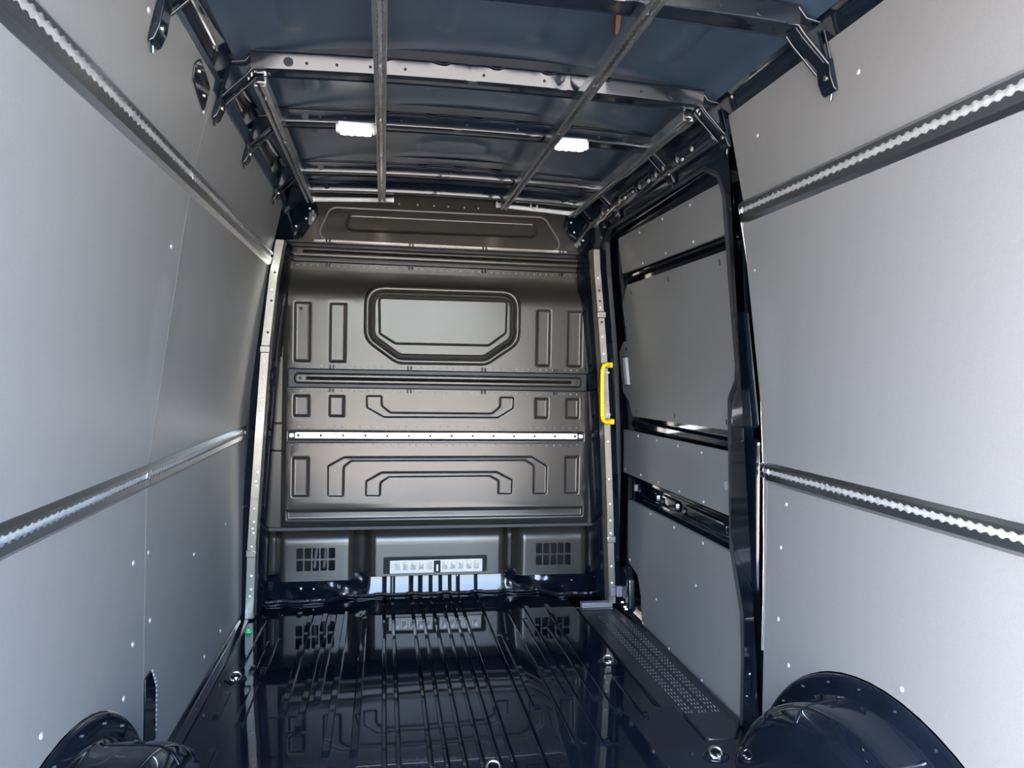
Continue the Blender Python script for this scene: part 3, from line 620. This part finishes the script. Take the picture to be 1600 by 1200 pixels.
# ---- roof bows
def bow(y0, zb, label, feet=(1.775, 1.775), tilt=0.001):
    y1 = y0 + 0.070
    t = thing('roof_bow', label, 'roof beam', (0, (y0 + y1) / 2, zb), 'roof bows across the ceiling')
    n = 96; X_ = [-0.645 + 1.29 * i / n for i in range(n + 1)]
    def bz(x): return zb + 0.016 * (1 - (x / 0.66) ** 2)
    def notch(x): return max([1 - smooth(0.014, 0.024, abs(x - c)) for c in (-0.30, -0.13, 0.02, 0.17, 0.34)])
    def jog(x): return max([1 - smooth(0.006, 0.016, abs(x - c)) for c in (-0.045, 0.215)])
    rows = []
    for dy, dz, nn in ((0.004, 0.074, 0), (0.004, 0.050, 0), (-tilt - 0.005, 0.0445, 1), (-tilt - 0.005, 0.042, 1), (-tilt, 0.039, 1), (0.000, 0.004, 0), (0.001, 0.0012, 0), (0.004, 0.0, 0), (0.030, 0.0, 0), (0.034, 0.003, 0), (0.062, 0.003, 0), (0.066, 0.0, 0), (0.070, 0.002, 0), (0.072, 0.074, 0)):
        rows.append([(x, y0 + dy + (0.004 * jog(x) if 0.001 < dz < 0.05 and dy < 0.003 else 0), bz(x) + dz - nn * 0.007 * notch(x)) for x in X_])
    MB().grid(rows).build('beam', 'bowpaint', t, smooth=35)
    for c in (-0.50, -0.42, -0.33, -0.235, -0.015, 0.16, 0.30, 0.45): MB().disc((c, y0 + 0.0005 - tilt * 0.5, bz(c) + 0.017), 0.0042, (0, -1, 0), 0.0016, 8).build('rivet_hole', 'void', t)
    for c in (-0.548, 0.548): MB().disc((c, y0 + 0.001 - tilt * 0.5, bz(c) + 0.019), 0.013, (0, -1, 0), 0.003, 12).build('pressed_boss', 'bowpaint', t, bevel=0.001)
    for s, fz in ((-1, feet[0]), (1, feet[1])):
        def W_(z, d=0.003): return wallx(z) - d
        pl = [(0.600, zb + 0.046), (0.640, zb + 0.044), (0.656, zb + 0.018), (W_(zb + 0.010, 0.010), zb + 0.010), (W_(1.842, 0.008), 1.842), (0.657, zb - 0.019), (0.640, zb + 0.002), (0.600, zb + 0.003)]
        g = MB().prism(pl, lambda p, q: (s * p, y0 + 0.012, q), lambda p, q: (s * p, y0 + 0.050, q)).build('end_bracket', 'bowpaint', t, bevel=0.002)
        top = [(0.600, zb + 0.046), (0.638, zb + 0.044), (0.648, zb + 0.032), (0.660, zb + 0.018), (W_(zb + 0.012, 0.010), zb + 0.011)]
        MB().tube([(s * p, y0, q) for p, q in top], 0.0032, 6).build('top_rim', 'bowpaint', g, smooth=60)
        MB().tube([(s * p, y0 + 0.002, q) for p, q in ((W_(zb + 0.012, 0.010), zb + 0.012), (W_(1.88, 0.008), 1.88), (W_(1.842, 0.007), 1.842))], 0.0032, 6).build('wall_rim', 'bowpaint', g, smooth=60)
        dg = [(0.612, zb + 0.002), (0.640, zb + 0.001), (0.657, zb - 0.020), (W_(1.846, 0.012), 1.842)]
        MB().tube([(s * p, y0, q) for p, q in dg], 0.0034, 6).build('brace_rim', 'bowpaint', g, smooth=60)
        MB().tube([(s * p, y0 + 0.052, q - 0.004) for p, q in dg[1:]], 0.0030, 6).build('brace_rim', 'bowpaint', g, smooth=60)
        ft = [(W_(1.858, 0.016), 1.858), (W_(fz + 0.03, 0.020), fz + 0.030), (W_(fz, 0.016), fz + 0.006), (W_(fz, 0.008), fz), (W_(fz, 0.003), fz + 0.002), (W_(1.858), 1.858)]
        f = MB().prism(ft, lambda p, q: (s * p, y0 - 0.004, q), lambda p, q: (s * p, y0 + 0.046, q)).build('foot', 'bowpaint', t, bevel=0.006, segs=3)
        MB().disc((s * W_(fz + 0.03, 0.0195), y0 + 0.012, fz + 0.032), 0.0065, (-s, 0, 0), 0.004, 8).build('bolt', 'zinc', f)
        MB().tube([(s * W_(fz, 0.006), y0 + 0.02, fz), (s * W_(fz, 0.006), y0 + 0.022, fz - 0.014)], 0.003, 6).build('stud', 'black', f)
    return t
bow(1.575, 1.926, 'glossy black roof bow nearest the camera, cut by the top of the frame', (1.760, 1.785))
bow(2.100, 1.926, 'glossy black roof bow with a bright rear face where the outer ceiling rails begin', (1.785, 1.81), 0.008)
bow(2.530, 1.926, 'glossy black roof bow carrying the two lit lamps', (1.785, 1.81))
bow(3.150, 1.926, 'glossy black roof bow behind the lamps, one before the last', (1.805, 1.815))
bow(3.470, 1.926, 'glossy black roof bow closest to the bulkhead', (1.82, 1.83))

# ---- ceiling rails
def crail(label, x, y0, y1, w=0.034, h=0.030, z1=1.932):
    t = thing('ceiling_rail', label, 'rail', (x, (y0 + y1) / 2, z1), 'lashing rails along the ceiling')
    zb = z1 - h; hw = w / 2
    sec = [(-hw, zb), (-0.0065, zb), (-0.0065, zb + 0.003), (-0.011, zb + 0.003), (-0.011, zb + 0.010), (0.011, zb + 0.010), (0.011, zb + 0.003), (0.0065, zb + 0.003), (0.0065, zb), (hw, zb), (hw, z1), (0.008, z1), (0.008, z1 - 0.004), (0.012, z1 - 0.004), (0.012, zb + 0.015), (-0.012, zb + 0.015), (-0.012, z1 - 0.004), (-0.008, z1 - 0.004), (-0.008, z1), (-hw, z1)]
    MB().prism(sec, lambda a, b: (x + a, y0, b), lambda a, b: (x + a, y1, b)).build('extrusion', 'alu', t, smooth=20)
    n = int((y1 - y0) / (PITCH / 6)); yy = [y0 + (y1 - y0) * i / n for i in range(n + 1)]
    mb = MB()
    for sg in (-1, 1):
        sc = lambda y: min(0.0095, max(0.0045, scallop(y) * 0.92))
        mb.grid([[(x + sg * 0.0165, y, zb - 0.0005) for y in yy], [(x + sg * 0.0155, y, zb - 0.003) for y in yy], [(x + sg * sc(y), y, zb - 0.003) for y in yy], [(x + sg * sc(y), y, zb + 0.0005) for y in yy]])
    mb.build('track_lips', 'aludark', t, smooth=30)
    y = y0 + 0.12
    while y < y1: MB().disc((x, y, zb + 0.0098), 0.005, (0, 0, -1), 0.004, 8).build('rivet', 'rivet', t); y += 0.42
    return t
crail('short ceiling rail on the left with its open end showing', -0.632, 2.165, 3.60)
crail('long ceiling rail left of centre, beside the left lamp', -0.302, YB + 0.1, 3.52)
crail('long ceiling rail right of centre, beside the right lamp', 0.272, YB + 0.1, 3.52)
crail('short ceiling rail above the sliding door with its open end showing', 0.626, 2.165, 3.60)

# ---- lamps
def lamp(x, y, label):
    t = thing('led_lamp', label, 'lamp', (x, y, 1.93), 'lit lamps on the roof bows')
    MB().box(x - 0.058, x + 0.058, y - 0.022, y + 0.022, 1.921, 1.944).build('housing', 'white', t, bevel=0.005)
    MB().box(x - 0.052, x + 0.052, y - 0.017, y + 0.017, 1.908, 1.9205).build('lens', 'lens', t, bevel=0.004)
    for i in range(4):
        for j in (-1, 1): MB().box(x - 0.040 + 0.0235 * i, x - 0.0325 + 0.0235 * i, y + j * 0.0075 - 0.0035, y + j * 0.0075 + 0.0035, 1.9066, 1.9082).build('led_chip', 'chip', t, smooth=0)
    for s in (-1, 1): MB().box(x + s * 0.060 - 0.004, x + s * 0.060 + 0.004, y - 0.012, y + 0.012, 1.912, 1.942).build('end_clip', 'white', t, bevel=0.002)
    return t
lamp(-0.386, 2.550, 'lit white lamp on the roof bow, left of the two in view'); lamp(0.352, 2.550, 'lit white lamp on the roof bow, right of the two in view')
lamp(-0.400, 1.43, 'lit white lamp on the rear left, just above the frame'); lamp(0.400, 1.43, 'lit white lamp on the rear right, just above the frame')

# ---- wheel arches
def arch(s, label, xi):
    t = thing('wheel_arch', label, 'wheel arch', (s * 0.79, AY, 0), 'rear wheel arches')
    a0 = math.asin(min(1, (-AZ + 0.004) / 0.50)); N = 64
    xw = wallx(0.2)
    profs = [(xw - 0.010, AR - 0.052), (xw - 0.018, AR - 0.055), (xw - 0.030, AR - 0.062), (xi + 0.075, AR - 0.066), (xi + 0.050, AR - 0.069), (xi + 0.026, AR - 0.080), (xi + 0.009, AR - 0.104), (xi + 0.002, AR - 0.135), (xi, AR - 0.24), (xi, AR - 0.36)]
    def ringp(x, r, k):
        zlim = 0.0
        aa = math.asin(min(1.0, (zlim - AZ) / r)) if r > -AZ else math.pi / 2
        a = aa + (math.pi - 2 * aa) * k / N
        return (s * x, AY + r * math.cos(a), AZ + r * math.sin(a))
    MB().grid([[ringp(x, r, k) for k in range(N + 1)] for x, r in profs]).build('housing', 'floorblack', t, smooth=60)
    fl = [(xw - 0.001, AR), (xw - 0.005, AR), (xw - 0.008, AR - 0.003), (xw - 0.010, AR - 0.012), (xw - 0.010, AR - 0.052)]
    MB().grid([[ringp(x, r, k) for k in range(N + 1)] for x, r in fl]).build('flange', 'floorblack', t, smooth=50)
    # shallow joggles pressed across the crown
    for k in (14, 24, 40, 50):
        pts = [ringp(x, r - 0.0045, k) for x, r in profs[1:7]]
        MB().tube(pts, 0.007, 8).build('pressed_bead', 'floorblack', t, smooth=60)
    for k in range(10, N - 6, 6):
        p = ringp(xw - 0.010, AR - 0.022, k); MB().disc(p, 0.006, (-s, 0, 0), 0.004, 8).build('flange_rivet', 'black', t)
    return t
arch(-1, 'glossy black wheel arch against the left wall', 0.695); arch(1, 'glossy black wheel arch against the right wall', 0.738)

# ---- dark strap plate standing at the seam above the left wheel arch
t = thing('edge_plate', 'narrow dark upright plate at the panel seam beside the left wheel arch', 'plate', (-0.884, 2.10, 0.10))
mb = MB(); mb.prism([(2.062, 0.10), (2.158, 0.10), (2.152, 0.245), (2.112, 0.304), (2.062, 0.300)], lambda a, b: (-0.8868, a, b), lambda a, b: (-0.881, a, b)); mb.build('plate', 'black', t, bevel=0.0015)
for i in range(14):
    z = 0.12 + 0.0135 * i; y = 2.158 - (0 if z < 0.245 else (z - 0.245) * 0.7)
    MB().box(-0.885, -0.879, y - 0.002, y + 0.003, z, z + 0.007).build('serration', 'rivet', t)

# ---- black retaining tab over the lining near the left roof bow
t = thing('retaining_tab', 'small black metal tab over the lining by the left roof bow', 'bracket', (-0.735, 1.93, 1.83))
mb = MB(); mb.prism(rpoly([(1.868, 1.838), (1.885, 1.805), (2.020, 1.772), (2.022, 1.838), (1.90, 1.862)], 0.012, 0, 3), lambda a, b: (-(wallx(b) - 0.0005), a, b), lambda a, b: (-(wallx(b) - 0.005), a, b)); mb.build('plate', 'black', t, bevel=0.0015)
for y, z in ((1.91, 1.835), (1.99, 1.805)): MB().disc((-(wallx(z) - 0.005), y, z), 0.005, (1, 0, 0), 0.003, 8).build('screw', 'zinc', t)

# ---- yellow grab handle on the right pillar
t = thing('grab_handle', 'bright yellow grab handle on the right front pillar', 'handle', (0.745, 3.39, 1.03))
hp = rpoly([(0.800, 1.170), (0.730, 1.172), (0.737, 0.893), (0.807, 0.893), (0.809, 0.86), (0.850, 0.86), (0.85, 1.20), (0.80, 1.20)], 0.02, 0, 4)
path = [(0.775, 3.395, 1.166), (0.752, 3.375, 1.168), (0.738, 3.370, 1.160), (0.732, 3.368, 1.140), (0.733, 3.368, 1.03), (0.737, 3.368, 0.925), (0.742, 3.370, 0.905), (0.755, 3.375, 0.897), (0.782, 3.395, 0.897)]
MB().tube(path, 0.0105, 10).build('grip', 'yellow', t, smooth=60)
for z in (1.166, 0.897): MB().box(0.755 - (z - 1.166) * 0.05, 0.790 - (z - 1.166) * 0.05, 3.386, 3.416, z - 0.013, z + 0.013).build('mount', 'yellow', t, bevel=0.005)
for z in (1.13, 0.93): MB().disc((0.775 - (z - 1.13) * 0.05, 3.418, z), 0.007, (0, -1, 0), 0.005, 8).build('screw', 'zinc', t)

# ---- step tread in the door opening
t = thing('step_tread', 'dark ribbed plastic step tread along the sliding door sill', 'step', (0.77, 2.8, -0.02))
TP = [(0.650, 3.43), (0.835, 3.43), (0.858, 3.20), (0.880, 3.08), (0.886, 2.25), (0.815, 2.135), (0.722, 2.140), (0.724, 2.330), (0.664, 2.385)]
tz = -0.012
mb = MB(); pan(mb, TP, 0.025, lambda x, y, d: (x, y, tz + d), [(0, -0.012), (0, 0.006), (0.002, 0.010), (0.006, 0.010), (0.009, 0.004), (0.012, 0.004)], 4); mb.build('tread_plate', 'tread', t, smooth=40)
mb = MB()
for row in range(3):
    for i in range(34):
        for j in range(3):
            y = 3.30 - i * 0.0295; x = 0.722 + row * 0.047 + j * 0.011 + 0.012 * i / 34; 
            mb.add([(x, y, tz + 0.004), (x + 0.0035, y + 0.004, tz + 0.004), (x + 0.0035, y + 0.018, tz + 0.004), (x, y + 0.014, tz + 0.004), (x + 0.0007, y + 0.002, tz + 0.0065), (x + 0.003, y + 0.005, tz + 0.0065), (x + 0.003, y + 0.016, tz + 0.0065), (x + 0.0007, y + 0.012, tz + 0.0065)], [(4, 5, 6, 7), (0, 1, 5, 4), (1, 2, 6, 5), (2, 3, 7, 6), (3, 0, 4, 7)])
mb.build('tread_ridges', 'grey', t, kind='stuff')
MB().box(0.672, 0.828, 3.432, 3.470, -0.005, 0.022).build('front_edge_bar', 'grey', t, bevel=0.005, label='grey front edge bar')

# ---- door roller arm and its hardware at the foot of the right pillar
t = thing('roller_arm', 'dark sliding door roller arm with grey plastic buffer by the sill', 'door hardware', (0.86, 3.42, 0.0))
mb = MB(); mb.prism(rpoly([(3.300, 0.005), (3.420, 0.0), (3.440, 0.13), (3.430, 0.20), (3.370, 0.205), (3.315, 0.16)], 0.03, 0, 4), lambda a, b: (0.862, a, b), lambda a, b: (0.899, a, b)); mb.build('arm_cover', 'black', t, bevel=0.01, segs=3)
MB().box(0.835, 0.868, 3.40, 3.43, 0.055, 0.105).build('buffer', 'grey', t, bevel=0.005, label='grey plastic buffer'); MB().box(0.805, 0.832, 3.402, 3.428, 0.058, 0.102).build('buffer_pad', 'grey', t, bevel=0.005)
MB().tube([(0.870, 3.37, 0.06), (0.870, 3.37, 0.095)], 0.012, 10).build('roller', 'grey', t)
for y, z in ((3.40, 0.03), (3.36, 0.02), (3.34, 0.015)): MB().disc((0.862, y, z), 0.008, (-1, 0, 0), 0.006, 8).build('bolt', 'chrome', t)

# ---- lashing rings sunk in the floor
def ring(x, y, rz, label, z=0.0):
    t = thing('lashing_ring', label, 'lashing ring', (x, y, z), 'lashing rings on the floor')
    mb = MB(); c = [(x + 0.040 * math.cos(2 * math.pi * k / 20), y + 0.032 * math.sin(2 * math.pi * k / 20)) for k in range(20)]
    pan(mb, c, 0.004, lambda a, b, d: (a, b, z + d), [(0, 0.001), (0.003, 0.006), (0.008, 0.006), (0.013, 0.0015)], 1); mb.build('cup', 'floorblack', t, smooth=60)
    R = Matrix.Rotation(rz, 3, 'Z'); P = [(0.020 * math.cos(2 * math.pi * k / 18), 0.015 * math.sin(2 * math.pi * k / 18), 0.012 + 0.010 * math.sin(2 * math.pi * k / 18)) for k in range(18)]
    MB().tube([Vector((x, y, z)) + R @ Vector(p) for p in P], 0.0042, 8, closed=True).build('ring', 'chrome', t, smooth=60)
    MB().disc((x + 0.004, y - 0.013, z + 0.002), 0.009, (0, 0, 1), 0.010, 6).build('bolt', 'chrome', t, bevel=0.002)
    return t
ring(-0.788, 2.777, 0.4, 'steel lashing ring on the floor beside the left wall'); ring(0.597, 2.766, -0.3, 'steel lashing ring on the floor beside the step tread')
ring(0.702, 2.036, 0.2, 'steel lashing ring on the floor in front of the right wheel arch')
ring(0.04, 2.045, 0.1, 'steel lashing ring in the floor middle at the bottom edge')

# ---- pale rods under the front roof edge
def rod(x0, x1, z0, z1, loops, label):
    t = thing('roof_rod', label, 'rod', ((x0 + x1) / 2, 3.585, (z0 + z1) / 2), 'pale rods below the front roof edge')
    MB().tube([(x0, 3.585, z0), (x1, 3.585, z1)], 0.011, 10).build('bar', 'rod', t, smooth=60)
    for x in loops:
        zc = z0 + (z1 - z0) * (x - x0) / (x1 - x0) + 0.014
        MB().tube([(x + 0.016 * math.cos(2 * math.pi * k / 14), 3.575, zc + 0.016 * math.sin(2 * math.pi * k / 14)) for k in range(14)], 0.005, 6, closed=True).build('loop', 'rod', t, smooth=60)
    for x in (x0, x1): MB().disc((x, 3.585, z0 if x == x0 else z1), 0.013, (1, 0, 0), 0.008, 10).build('end_cap', 'white', t)
rod(-0.618, -0.255, 1.913, 1.930, (), 'pale grey rod below the roof edge on the left of the bulkhead top'); rod(0.245, 0.618, 1.934, 1.914, (0.262, 0.43), 'pale grey rod with two loops below the roof edge on the right')

# ---- small coloured bits
t = thing('cable_tag', 'small orange tape tag hanging from the roof skin near the right ceiling rail', 'tag', (0.28, 1.79, 1.995))
mb = MB(); mb.prism(rpoly([(1.72, 0.266), (1.735, 0.258), (1.85, 0.291), (1.86, 0.298), (1.845, 0.301), (1.73, 0.270)], 0.004, 0, 3), lambda a, b: (b, a, 1.998), lambda a, b: (b, a, 2.006)); mb.build('strip', 'orange', t, bevel=0.002)
MB().tube([(0.262, 1.70, 2.0), (0.268, 1.735, 1.997)], 0.004, 6).build('cord', 'orange', t)
t = thing('floor_plug', 'small green plastic plug on the floor edge by the left pillar', 'plug', (-0.828, 3.267, 0))
MB().disc((-0.828, 3.267, 0.0), 0.013, (0, 0, 1), 0.006, 14).build('rim', 'green', t, bevel=0.002); mb = MB(); mb.disc((-0.828, 3.267, 0.006), 0.008, (0, 0, 1), 0.012, 10).build('cap', 'green', t, bevel=0.003)
t = thing('floor_edge_angle', 'long dark edge angle where the left lining meets the floor', 'trim', (-0.875, 2.9, 0))
MB().prism([(-0.8865, 0.0015), (-0.852, 0.0015), (-0.850, 0.006), (-0.879, 0.010), (-0.880, 0.030), (-0.8865, 0.030)], lambda a, b: (a, 2.17, b), lambda a, b: (a, 3.44, b)).build('angle', 'black', t, bevel=0.002)
